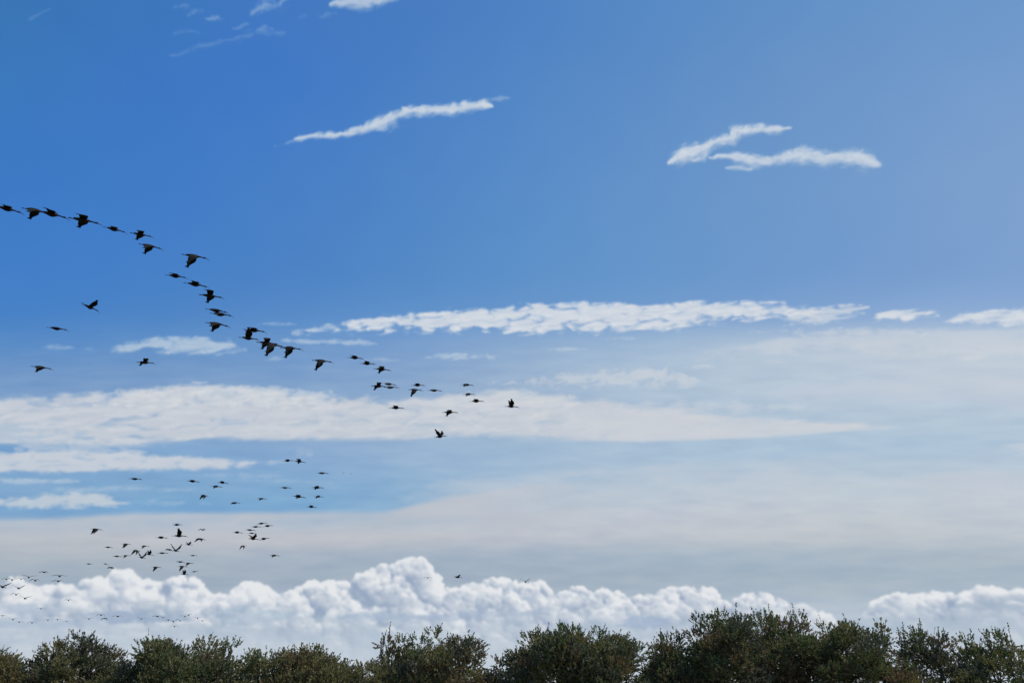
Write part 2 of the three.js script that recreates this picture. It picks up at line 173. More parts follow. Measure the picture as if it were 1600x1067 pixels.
function layWisps(a, e, col) {
  for (let k = 0; k < WISPS.length; k++) {
    const w = WISPS[k];
    if (a < w.a0 || a > w.a1 || e < w.e0 || e > w.e1) continue;
    const aw = a + 0.10 * n3(a * 0.9, e * 1.2 + k), ew = e + 0.07 * n3(a * 0.9 + 50, e * 1.2);
    let best = 9, along = 0, side = 0, run = 0, width = 1;
    for (let i = 0; i + 1 < w.p.length; i++) {
      const A = w.p[i], B = w.p[i + 1], dx = B[0] - A[0], dy = B[1] - A[1], len = Math.hypot(dx, dy), t = clamp(((aw - A[0]) * dx + (ew - A[1]) * dy) / (len * len), 0, 1);
      const q = Math.hypot(aw - A[0] - dx * t, ew - A[1] - dy * t), wd = lerp(A[2], B[2], t);
      if (q / wd < best) { best = q / wd; along = run + t * len; side = ((ew - A[1]) * dx - (aw - A[0]) * dy) / len; width = wd; }
      run += len;
    }
    if (best > 2.4) continue;
    // fibres lie along the stroke and lean off it a little
    const u = along - side * 0.6, N = 1.6 * fbm(n1, u * 0.9 + k * 5, side * 3.0, 4), T = fbm(n2, u * 0.9 + k * 9, side * 0.6, 3);
    const hard = side > 0 ? 0.75 : 1.15;
    const thin = w.al < 0.5 ? 1 : 0, d = sstep(1 + 0.4 * hard, 1 - (0.95 + 0.7 * thin) * hard, best + (0.24 + 0.5 * thin) * N + (0.34 + 0.3 * thin) * T) * w.al, v = 14 * fbm(n2, u * 0.8, side * 3, 3) + 8 * clamp(side / width, -1, 1);
    col[0] += (204 + v - col[0]) * d; col[1] += (213 + v * 0.8 - col[1]) * d; col[2] += (224 + v * 0.5 - col[2]) * d;
  }
}

const SW = 4096, SH = 2048, PER = SW / 360;
// heaped clouds along the horizon: a field of rounded heads, each carrying smaller heads, seen from the side
const CR = 13, CH = Math.ceil(CR * PER), CS = 2, cw = SW * CS, ch = CH * CS, cper = PER * CS;
const cz = new Float32Array(cw * ch).fill(-1e3), cnx = new Float32Array(cw * ch), cny = new Float32Array(cw * ch), cal = new Float32Array(cw * ch);
function skyline(az) {
  const L = SKYLINE, n = L.length;
  if (az > L[0][0] && az < L[n - 1][0]) { let i = 0; while (L[i + 1][0] < az) i++; return lerp(L[i][1], L[i + 1][1], (az - L[i][0]) / (L[i + 1][0] - L[i][0])); }
  const q = rad(az); return 5.6 + 1.5 * fbm(n1, Math.cos(q) * 9, Math.sin(q) * 9, 3) + 0.5 * n2(Math.cos(q) * 60, Math.sin(q) * 60) + 0.3 * Math.sign(az);
}
{
  const R = random(77);
  const edge = new Float32Array(cw * ch);
  for (let j = 0; j < ch; j++) for (let i = 0; i < cw; i++) { const a = i / cper, e = j / cper; edge[j * cw + i] = 0.8 * n1(a * 1.5, e * 1.7) + 0.45 * n2(a * 3.4, e * 3.8) + 0.15 * n3(a * 7, e * 8); }
  // pa, pe, pr: the larger head that this one sits on, whose roundness also shades it
  const head = (a, e, z, r, pa = a, pe = e, pr = r) => {
    const x0 = Math.floor((a - r * 1.15) * cper), x1 = Math.ceil((a + r * 1.15) * cper), y0 = Math.max(0, Math.floor((e - r * 1.15) * cper)), y1 = Math.min(ch - 1, Math.ceil((e + r * 1.15) * cper));
    for (let j = y0; j <= y1; j++) for (let i = x0; i <= x1; i++) {
      const X = i / cper, Y = j / cper, dx = (X - a) / r, dy = (Y - e) / r, o = j * cw + (((i % cw) + cw) % cw);
      const q = Math.hypot(dx, dy) * (1 + 0.13 * edge[o]); if (q > 1) continue;
      const h = z + r * Math.sqrt(1 - q * q), cov = Math.min(1, (1 - q) * r * 13);
      if (cov > cal[o]) cal[o] = cov;
      if (h > cz[o]) { cz[o] = h; cnx[o] = 0.45 * dx + 0.55 * clamp((X - pa) / pr, -1, 1); cny[o] = 0.45 * dy + 0.55 * clamp((Y - pe) / pr, -1, 1); }
    }
  };
  for (let a = -180; a < 180; a += 0.4) {
    const top = skyline(a); if (top < 4.75) { if (R() < 0.35) head(a + 180, top - 0.5, 0, 0.4); continue; }
    for (let k = 0; k < 5; k++) {
      const r = k === 0 ? 0.30 + 0.35 * R() : 0.5 + 0.8 * R() * R() + 0.3 * R(), e = k === 0 ? top - r * 1.0 : top - r * 1.05 - Math.pow(R(), 0.9) * (top - 1.5) * 0.8;
      const aa = a + (R() - 0.5) * 0.8, z = (top - e) * 0.5 + R() * 0.35;
      if (e + r > skyline(aa) + 0.12) continue;
      head(aa + 180, e, z, r);
      for (let c = 0; c < 10; c++) {
        const t = rad(-25 + 230 * R()), u = 0.3 + 0.66 * R(), rr = r * (0.18 + 0.36 * R()), ca = aa + Math.cos(t) * u * r, ce = e + Math.sin(t) * u * r;
        if (ce + rr > skyline(ca) + 0.14) continue;
        const zc = z + r * Math.sqrt(1 - u * u) - rr * 0.45; head(ca + 180, ce, zc, rr, aa + 180, e, r * 1.1);
        if (rr > 0.16) for (let f = 0; f < 3; f++) { const t2 = rad(-10 + 200 * R()), u2 = 0.4 + 0.55 * R(), r3 = rr * (0.3 + 0.25 * R()), fa = ca + Math.cos(t2) * u2 * rr, fe = ce + Math.sin(t2) * u2 * rr; if (fe + r3 < skyline(fa) + 0.08) head(fa + 180, fe, zc + rr * Math.sqrt(1 - u2 * u2) - r3 * 0.5, r3, ca + 180, ce, rr * 1.1); }
      }
    }
  }
}
function blur(src, rx, passes) {                   // box blur along both axes, wrapping round the horizon
  let A = src;
  for (let p = 0; p < passes; p++) {
    const B = new Float32Array(cw * ch), n = 2 * rx + 1;
    for (let j = 0; j < ch; j++) { let s = 0; for (let i = -rx; i <= rx; i++) s += A[j * cw + ((i + cw) % cw)]; for (let i = 0; i < cw; i++) { B[j * cw + i] = s / n; s += A[j * cw + ((i + rx + 1) % cw)] - A[j * cw + ((i - rx + cw) % cw)]; } }
    const C = new Float32Array(cw * ch);
    for (let i = 0; i < cw; i++) { let s = 0; for (let j = -rx; j <= rx; j++) s += B[clamp(j, 0, ch - 1) * cw + i]; for (let j = 0; j < ch; j++) { C[j * cw + i] = s / n; s += B[Math.min(j + rx + 1, ch - 1) * cw + i] - B[Math.max(j - rx, 0) * cw + i]; } }
    A = C;
  }
  return A;
}
for (let o = 0; o < cz.length; o++) if (cz[o] < -100) cz[o] = -0.4;
const near = blur(cz, 2, 2), wide = blur(cz, 18, 2), sx = blur(cnx, 1, 2), sy = blur(cny, 1, 2), calS = blur(cal, 1, 1);
function cumulus(az, el, col) {
  if (el > CR - 0.3) return;
  const x = ((az + 180) * cper + cw) % cw, y = el * cper, i = Math.floor(x), j = Math.min(Math.floor(y), ch - 2), fx = x - i, fy = y - j, i1 = (i + 1) % cw;
  const at = (A) => lerp(lerp(A[j * cw + i], A[j * cw + i1], fx), lerp(A[(j + 1) * cw + i], A[(j + 1) * cw + i1], fx), fy);
  const top = skyline(az), cov = Math.max(at(calS), top > 4.75 ? sstep(0.28, 0.55, top - el + 0.12 * n1(az * 1.5, el * 1.5)) : 0); if (cov <= 0.01) return;
  const nx = at(sx), ny = at(sy), nz = Math.sqrt(Math.max(0, 1 - nx * nx - ny * ny));
  const crev = clamp((at(near) - at(wide)) * 1.3, -0.6, 0.5);
  // sunlight on the heads, from where the sun stands as seen from this stretch of the bank
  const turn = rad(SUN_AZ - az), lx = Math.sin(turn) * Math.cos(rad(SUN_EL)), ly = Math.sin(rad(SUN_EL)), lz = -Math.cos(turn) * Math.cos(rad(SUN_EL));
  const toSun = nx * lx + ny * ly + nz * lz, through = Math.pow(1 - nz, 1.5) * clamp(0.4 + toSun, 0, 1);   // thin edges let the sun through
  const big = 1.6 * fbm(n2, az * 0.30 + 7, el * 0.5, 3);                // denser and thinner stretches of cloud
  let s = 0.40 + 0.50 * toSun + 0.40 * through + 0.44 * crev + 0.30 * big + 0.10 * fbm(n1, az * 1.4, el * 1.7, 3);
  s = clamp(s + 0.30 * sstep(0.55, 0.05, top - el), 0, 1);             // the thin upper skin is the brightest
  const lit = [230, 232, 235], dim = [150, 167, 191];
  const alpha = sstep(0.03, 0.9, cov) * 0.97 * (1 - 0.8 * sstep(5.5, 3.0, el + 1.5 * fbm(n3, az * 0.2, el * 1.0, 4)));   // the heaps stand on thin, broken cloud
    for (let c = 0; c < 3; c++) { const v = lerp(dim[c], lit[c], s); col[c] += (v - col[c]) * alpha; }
}

const sky = new Float32Array(SW * SH * 4), col = [0, 0, 0];
const glowAt = (dot) => { const t = Math.acos(clamp(dot, -1, 1)) * 57.2958; return Math.exp(-((t / 12) ** 2)) * 0.75; };
for (let j = 0; j < SH; j++) {
  const el = ((j + 0.5) / SH - 0.5) * 180, Y = Math.sin(rad(el)), C = Math.cos(rad(el));
  for (let i = 0; i < SW; i++) {
    const o = (j * SW + i) * 4;
    if (el <= -0.2) { sky[o] = 0.2; sky[o + 1] = 0.21; sky[o + 2] = 0.2; sky[o + 3] = 1; continue; }
    const q = ((i + 0.5) / SW - 0.5) * 2 * Math.PI, X = C * Math.cos(q), Z = C * Math.sin(q);
    const a = Math.asin(clamp(X, -1, 1)) * 57.2958, e0 = Math.atan2(Y, -Z) * 57.2958, e = e0 > 90 ? 180 - e0 : e0, back = e0 > 90;
    const az = Math.atan2(X, -Z) * 57.2958;
    // towards the ends of the sheets the true height takes over, so that the horizon stays level all round
    const out = Math.max(sstep(34, 50, Math.abs(a)), back ? 1 : 0), ee = lerp(e, Math.max(el, 0), sstep(36, 60, Math.abs(a)));
    air(back ? -a * 0.5 + 6 : a, ee, col);
    const high = sstep(46, 85, ee); col[0] -= 6 * high; col[1] -= 8 * high; col[2] -= 10 * high;
    const mott = fbm(n2, a * 0.16 + (back ? 40 : 0), ee * 0.9, 3) * 8 * sstep(27, 20, ee) + 0.8 * n3(a * 0.2, e * 0.2); col[0] += mott; col[1] += mott * 0.8; col[2] += mott * 0.45;
    if (!back) { layBands(BANDS, a, e, col); layWisps(a, e, col); }
    const far = Math.max(out, sstep(48, 56, ee));
    if (far > 0) {                                  // the same kinds of streak go on outside the frame
      const N = fbm(n1, a * 0.16 + (back ? 90 : 0), ee * 0.75, 5) + 0.25 * sstep(24, 16, ee) - 0.45 * sstep(24, 34, ee);
      const d = sstep(0.12, 0.5, N) * 0.8 * far * sstep(6, 10, ee);
      for (let c = 0; c < 3; c++) col[c] += ([205, 210, 217][c] - col[c]) * d;
    }
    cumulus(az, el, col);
    if (!back) layBands(LOW, a, e, col);
    const g = glowAt(X * sunDir.x + Y * sunDir.y + Z * sunDir.z);
    for (let c = 0; c < 3; c++) { const v = clamp((col[c] + 0.5) / 255, 0, 1), L = toLin[Math.round(v * 4096)]; sky[o + c] = L + g * [1, 0.97, 0.92][c]; }
    sky[o + 3] = 1;
  }
}
const skyTex = new THREE.DataTexture(sky, SW, SH, THREE.RGBAFormat, THREE.FloatType);
skyTex.mapping = THREE.EquirectangularReflectionMapping; skyTex.magFilter = THREE.LinearFilter; skyTex.needsUpdate = true;
scene.background = skyTex; scene.environment = skyTex;
console.log('sky done');

// ------------------------------------------------------------------ helpers
const taken = {};
function numbered(name) { const k = taken[name] = (taken[name] ?? -1) + 1; return k ? name + '_' + String(k).padStart(3, '0') : name; }
function tag(o, label, category, group, kind) { o.userData = { label, category }; if (group) o.userData.group = group; if (kind) o.userData.kind = kind; return o; }
class Build {                                       // collects faces with colours, builds one mesh
  constructor() { this.p = []; this.c = []; this.i = []; this.n = []; }
  v(x, y, z, c, nx, ny, nz) { this.p.push(x, y, z); this.c.push(c[0], c[1], c[2]); if (nx !== undefined) this.n.push(nx, ny, nz); return this.p.length / 3 - 1; }
  ring(pts, c) { const s = this.p.length / 3; for (const q of pts) this.v(q[0], q[1], q[2], c); return s; }
  skin(a, b, n) { for (let k = 0; k < n; k++) { const k1 = (k + 1) % n; this.i.push(a + k, b + k, b + k1, a + k, b + k1, a + k1); } }
  cap(a, n, flip) { for (let k = 1; k < n - 1; k++) flip ? this.i.push(a, a + k, a + k + 1) : this.i.push(a, a + k + 1, a + k); }
  tube(path, radii, n, c) {                         // path of Vector3
    let last = -1; const T = new THREE.Vector3(), U = new THREE.Vector3(), V = new THREE.Vector3();
    for (let k = 0; k < path.length; k++) {
      T.subVectors(path[Math.min(k + 1, path.length - 1)], path[Math.max(k - 1, 0)]).normalize();
      U.set(0.31, 0.2, 0.93).cross(T).normalize(); V.crossVectors(T, U);
      const pts = []; for (let s = 0; s < n; s++) { const w = s / n * 2 * Math.PI, cx = Math.cos(w) * radii[k], cy = Math.sin(w) * radii[k]; pts.push([path[k].x + U.x * cx + V.x * cy, path[k].y + U.y * cx + V.y * cy, path[k].z + U.z * cx + V.z * cy]); }
      const r = this.ring(pts, c); if (last >= 0) this.skin(last, r, n); else this.cap(r, n, true); last = r;
    }
    this.cap(last, n, false);
  }
  geometry() {
    const g = new THREE.BufferGeometry();
    g.setAttribute('position', new THREE.Float32BufferAttribute(this.p, 3)); g.setAttribute('color', new THREE.Float32BufferAttribute(this.c, 3)); g.setIndex(this.i);
    if (this.n.length === this.p.length) g.setAttribute('normal', new THREE.Float32BufferAttribute(this.n, 3)); else g.computeVertexNormals();
    return g;
  }
  mesh(name, material, parent) { const m = new THREE.Mesh(this.geometry(), material); m.name = name; m.castShadow = m.receiveShadow = true; parent.add(m); return m; }
}

// ------------------------------------------------------------------ ground
{
  const n = 512, d = new Uint8Array(n * n * 4), q = (x) => Math.sin(x * 2 * Math.PI / n);
  for (let y = 0; y < n; y++) for (let x = 0; x < n; x++) {
    const o = (y * n + x) * 4, w = fbm(n1, q(x) * 2 + q(y + 128) * 3, q(y) * 2 - q(x + 128) * 3, 4), f = fbm(n2, x * 0.21, y * 0.21, 3), t = clamp(0.5 + 0.45 * w + 0.3 * f, 0, 1);
    d[o] = lerp(58, 100, t); d[o + 1] = lerp(66, 98, t); d[o + 2] = lerp(36, 58, t); d[o + 3] = 255;
  }
  const t = new THREE.DataTexture(d, n, n); t.colorSpace = THREE.SRGBColorSpace; t.magFilter = THREE.LinearFilter; t.wrapS = t.wrapT = THREE.RepeatWrapping; t.repeat.set(700, 700); t.needsUpdate = true;
  const g = new THREE.Mesh(new THREE.CircleGeometry(3500, 96), new THREE.MeshStandardMaterial({ map: t, roughness: 1 }));
  g.rotation.x = -Math.PI / 2; g.name = 'ground'; g.receiveShadow = true; g.userData = { kind: 'structure', label: 'dry grassy ground under the row of shrubs' }; scene.add(g);
}

// ------------------------------------------------------------------ shrubs: a row of feathery tamarisks
const SHRUB_SPOTS = [
  [-14.65,-24.0,1.34,2.9],
  [-12.84,-25.0,1.95,3.17],
  [-9.46,-24.4,2.29,3.16],
  [-5.7,-23.8,2.44,2.85],
  [-2.09,-24.6,2.38,3.25],
  [1.69,-24.0,2.63,3.45],
  [4.77,-25.4,1.49,3.05],
  [6.26,-24.8,1.31,4.02],
  [8.27,-25.6,1.75,4.08],
  [9.98,-24.6,1.68,3.71],
  [12.35,-25.2,1.42,3.43],
  [13.86,-24.2,1.83,3.29]
];
const leafMat = new THREE.MeshPhysicalMaterial({ vertexColors: true, roughness: 0.95, transmission: 0.42, thickness: 0, side: THREE.DoubleSide });
const barkMat = new THREE.MeshStandardMaterial({ vertexColors: true, roughness: 0.95 });
const TONES = { green: [0.075, 0.112, 0.032], olive: [0.135, 0.135, 0.042], rust: [0.135, 0.098, 0.042], grey: [0.062, 0.080, 0.050] };
const BARK = [0.05, 0.042, 0.034];
// per shrub: label, tone weights (green, olive, rust, grey), openness 0..1, tall sprigs [x, height above crown], share of bare twigs
const SHRUB_KIND = [
  { label: 'olive brown shrub cut off by the left edge of the picture', tones: [2,5,3,0.5], open: 0.05, bare: 0.2, sprigs: [] },
  { label: 'dark rounded shrub second from the left, twiggy on its left shoulder', tones: [2,3,1.5,2.5], open: 0.25, bare: 0.4, sprigs: [[-0.35,-0.1,1],[0.1,0.04,1]] },
  { label: 'green shrub with bristling upright shoots, third from the left', tones: [4,3,1.5,1], open: 0.15, bare: 0.5, sprigs: [[-0.3,-0.04,1],[0.5,-0.06,1]] },
  { label: 'low rounded olive shrub, fourth from the left, with thin sprigs', tones: [2,5,1.5,1], open: 0.15, bare: 0.4, sprigs: [[-0.62,-0.05,1],[-0.2,0.1,1],[0.12,0.06,0]] },
  { label: 'shrub with one tall bare sprig at its left end', tones: [2,3.5,2,1.5], open: 0.15, bare: 0.4, sprigs: [[-0.66,0.3,1],[-0.55,-0.02,2],[0.1,0.05,0]] },
  { label: 'broad dark green shrub with spiky top left of the tallest shrubs', tones: [4,2.5,1,2], open: 0.1, bare: 0.35, sprigs: [[-0.35,0.06,1],[0.25,-0.05,1]] },
  { label: 'small low shrub filling the dip beside the tallest shrub', tones: [3,2.5,1,2], open: 0.15, bare: 0.35, sprigs: [[0.1,0.06,0]] },
  { label: 'tallest shrub of the row with a narrow pointed top', tones: [4,1.5,2,2.5], open: 0.15, bare: 0.3, sprigs: [[0.0,0.12,2],[-0.55,-0.3,1]] },
  { label: 'tall reddish green shrub just right of the pointed one', tones: [3,2.5,3.5,1], open: 0.1, bare: 0.4, sprigs: [[-0.15,0.12,1],[0.2,0.12,1],[-0.7,-0.15,1]] },
  { label: 'rust tinged shrub with thin bare shoots, third from the right', tones: [2.5,3,3,1.5], open: 0.15, bare: 0.55, sprigs: [[0.05,0.12,0],[0.55,0.0,1]] },
  { label: 'dark open shrub showing gaps of sky, second from the right', tones: [2,1,1,5], open: 0.7, bare: 0.6, sprigs: [[-0.1,0.3,1],[-0.5,0.15,0],[0.3,0.05,0]] },
  { label: 'green airy shrub at the right edge with gaps between limbs', tones: [4,2.5,0.8,2], open: 0.6, bare: 0.4, sprigs: [[0.15,0.18,1],[-0.4,0.02,1],[-0.15,0.0,0]] }
];
function shrub(k) {
  const [x, z, half, H] = SHRUB_SPOTS[k], K = SHRUB_KIND[k], R = random(900 + k * 7), root = new THREE.Group();
  root.name = numbered('tamarisk_shrub'); root.position.set(x, 0, z); scene.add(root);
  tag(root, K.label, 'shrub', 'row of shrubs along the bottom of the view');
  const V = (a, b, c) => new THREE.Vector3(a, b, c), rs = () => R() * 2 - 1;
  const depth = Math.min(half, 1.5) * 0.9, tones = Object.keys(TONES);
  const pick = () => { let q = R() * K.tones.reduce((s, v) => s + v, 0), i = 0; while (q > K.tones[i]) q -= K.tones[i++]; return TONES[tones[i]]; };
  const crownTop = H + 0.06, cy = H * 0.44, ry = crownTop - cy;
  // clump centres spread over and inside the dome; its outline is uneven
  const clumps = [];
  const nC = Math.round(24 * half * (1 - 0.3 * K.open)) + 16;
  for (let i = 0; i < nC; i++) {
    const t = Math.PI * (0.02 + 0.96 * R()), b = rs() * 1.4, u = 0.5 + 0.5 * Math.pow(R(), 0.45);
    const wob = 0.86 + 0.2 * n1(t * 1.6 + k * 9, b) + 0.1 * n2(t * 5 + k, b * 2);
    const dx = Math.cos(t) * Math.cos(b), dy = Math.sin(t) * (0.35 + 0.65 * Math.cos(b)), dz = Math.sin(b);
    clumps.push({ c: V(dx * (half - 0.22) * u * Math.min(wob + 0.05, 1.04), cy + dy * (ry - 0.2) * u * wob, dz * depth * u), r: (0.27 + 0.24 * R()) * (1 - 0.3 * K.open), out: V(dx, dy * 0.8 + 0.25, dz).normalize(), tone: pick() });
  }
  for (let i = 0; i < 6 + 8 * half; i++) clumps.push({ c: V(rs() * half * 0.85, 0.4 + R() * (cy - 0.1), rs() * depth * 0.8), r: 0.42, out: V(rs() * 0.6, 0.7, rs() * 0.6).normalize(), tone: pick() });
  for (const [sx, up, fat] of K.sprigs) if (fat) for (let q = 0; q < 3; q++) clumps.push({ c: V(sx * half + rs() * 0.15, cy + ry * (0.35 + 0.2 * q), rs() * 0.2), r: 0.3 - 0.04 * q, out: V(sx * 0.5, 1, 0).normalize(), tone: pick() });
  // stems from the ground to the clumps
  const stems = [], nS = 5 + Math.round(half * 1.5);
  for (let i = 0; i < nS; i++) {
    const w = i / nS * 2 * Math.PI + R(), b = V(Math.cos(w) * 0.18 * half * 0.7, 0, Math.sin(w) * 0.16), tip = V(Math.cos(w) * half * (0.25 + 0.5 * R()), H * (0.5 + 0.2 * R()), Math.sin(w) * depth * (0.3 + 0.4 * R()));
    const path = []; for (let s = 0; s <= 6; s++) { const q = s / 6; path.push(V(lerp(b.x, tip.x, q ** 1.3) + rs() * 0.05, tip.y * q, lerp(b.z, tip.z, q ** 1.3) + rs() * 0.05)); }
    const m = new Build(); m.tube(path, path.map((_, s) => 0.055 * (1 - s / 8.5)), 7, BARK); m.mesh('stem', barkMat, root); stems.push(path);
  }
  const br = new Build(), lf = new Build();
  for (const c of clumps) {
    let best = null, bd = 1e9; for (const s of stems) for (let j = 2; j < 7; j++) { const d = s[j].distanceTo(c.c) + (s[j].y > c.c.y ? 0.6 : 0); if (d < bd) { bd = d; best = s[j]; } }
    const mid = best.clone().lerp(c.c, 0.5).add(V(rs() * 0.08, -0.06, rs() * 0.08)); br.tube([best.clone(), mid, c.c.clone()], [0.022, 0.016, 0.008], 5, BARK);
  }
  const D = V(), S = V(), T = V(), P = V(), Q = V();
  const leaf = (p, d, len, wid, tone, f) => {        // one small pointed spray: two faces
    S.set(rs(), rs(), rs()).cross(d).normalize().multiplyScalar(wid / 2); T.crossVectors(d, S).normalize();
    const c = [tone[0] * f, tone[1] * f, tone[2] * f], a = lf.v(p.x, p.y, p.z, c, T.x, T.y, T.z);
    lf.v(p.x + d.x * len * 0.45 + S.x, p.y + d.y * len * 0.45 + S.y, p.z + d.z * len * 0.45 + S.z, c, T.x, T.y, T.z);
    lf.v(p.x + d.x * len, p.y + d.y * len, p.z + d.z * len, c, T.x, T.y, T.z);
    lf.v(p.x + d.x * len * 0.45 - S.x, p.y + d.y * len * 0.45 - S.y, p.z + d.z * len * 0.45 - S.z, c, T.x, T.y, T.z);
    lf.i.push(a, a + 2, a + 1, a, a + 3, a + 2);
  };
  const plume = (p, dir, len, leaves, tone, twig, size = 1) => {  // a shoot that bends upward, with sprays all along it
    const path = [p.clone()], d = dir.clone(), n = 4;
    for (let s = 1; s <= n; s++) { d.x += rs() * 0.14; d.z += rs() * 0.14; d.y += 0.07 + rs() * 0.1; d.normalize(); path.push(path[s - 1].clone().addScaledVector(d, len / n)); }
    if (twig) br.tube(path, path.map((_, s) => twig * (1 - s / (n + 1.2))), 3, BARK);
    for (let l = 0; l < leaves; l++) {
      const u = Math.pow(R(), 0.8) * n, s = Math.min(Math.floor(u), n - 1); P.lerpVectors(path[s], path[s + 1], u - s); D.subVectors(path[s + 1], path[s]).normalize();
      Q.set(D.x + rs() * 0.75, D.y + rs() * 0.65 + 0.15, D.z + rs() * 0.75).normalize();
      const taper = 1 - 0.45 * u / n; leaf(P, Q, (0.06 + 0.065 * R()) * taper * size, (0.021 + 0.017 * R()) * size, tone, 0.75 + 0.5 * R());
    }
  };
  for (const c of clumps) {
    const n = Math.round(c.r * c.r * 470 * (1 - 0.3 * K.open));
    for (let i = 0; i < n; i++) {
      const o = V(rs(), rs() * 0.85 + 0.15, rs()).normalize(), p = o.clone().multiplyScalar(c.r * (0.35 + 0.55 * R())); p.y *= 0.8; p.add(c.c);
      const dir = o.multiplyScalar(0.9).add(V(c.out.x * 0.5 + rs() * 0.45, 0.45 + rs() * 0.4, c.out.z * 0.5 + rs() * 0.45)).normalize();
      const tone = R() < 0.8 ? c.tone : pick(); plume(p, dir, 0.13 + 0.17 * R(), 13, tone, i % 7 ? 0 : 0.006);
    }
  }
  // thin shoots standing out of the crown
  const nT = Math.round(half * 30 * (0.5 + K.bare));
  for (let i = 0; i < nT; i++) {
    const c = clumps[Math.floor(R() * nC)]; if (c.c.y < cy + ry * 0.3) continue;
    const p = c.c.clone().add(V(rs() * c.r, rs() * c.r * 0.5, rs() * c.r)), dir = V(c.out.x * 0.5 + rs() * 0.35, 0.9, c.out.z * 0.3 + rs() * 0.25).normalize();
    const bare = R() < K.bare; plume(p, dir, 0.22 + 0.34 * R() * R(), bare ? 7 : 24, pick(), 0.008, 0.85);
  }
  for (const [sx, up, fat] of K.sprigs) {
    const y0 = cy + ry * 0.62, top = H + up, base = V(sx * half, y0, rs() * 0.2);
    for (let q = 0; q < 3 + fat * 3; q++) plume(base.clone().add(V(rs() * 0.16 * fat, -0.1, rs() * 0.1)), V(rs() * 0.16 * fat, 1, rs() * 0.08), (top - y0) * (q ? 0.5 + 0.45 * R() : 1.05), q < 2 + fat ? 46 : 26, pick(), 0.011);
  }
  br.mesh('branches', barkMat, root).userData.kind = 'stuff';
  lf.mesh('crown', leafMat, root);
  return lf.i.length / 3 + br.i.length / 3;
}
let faces = 0; for (let k = 0; k < SHRUB_SPOTS.length; k++) faces += shrub(k);
console.log('shrub faces', faces);

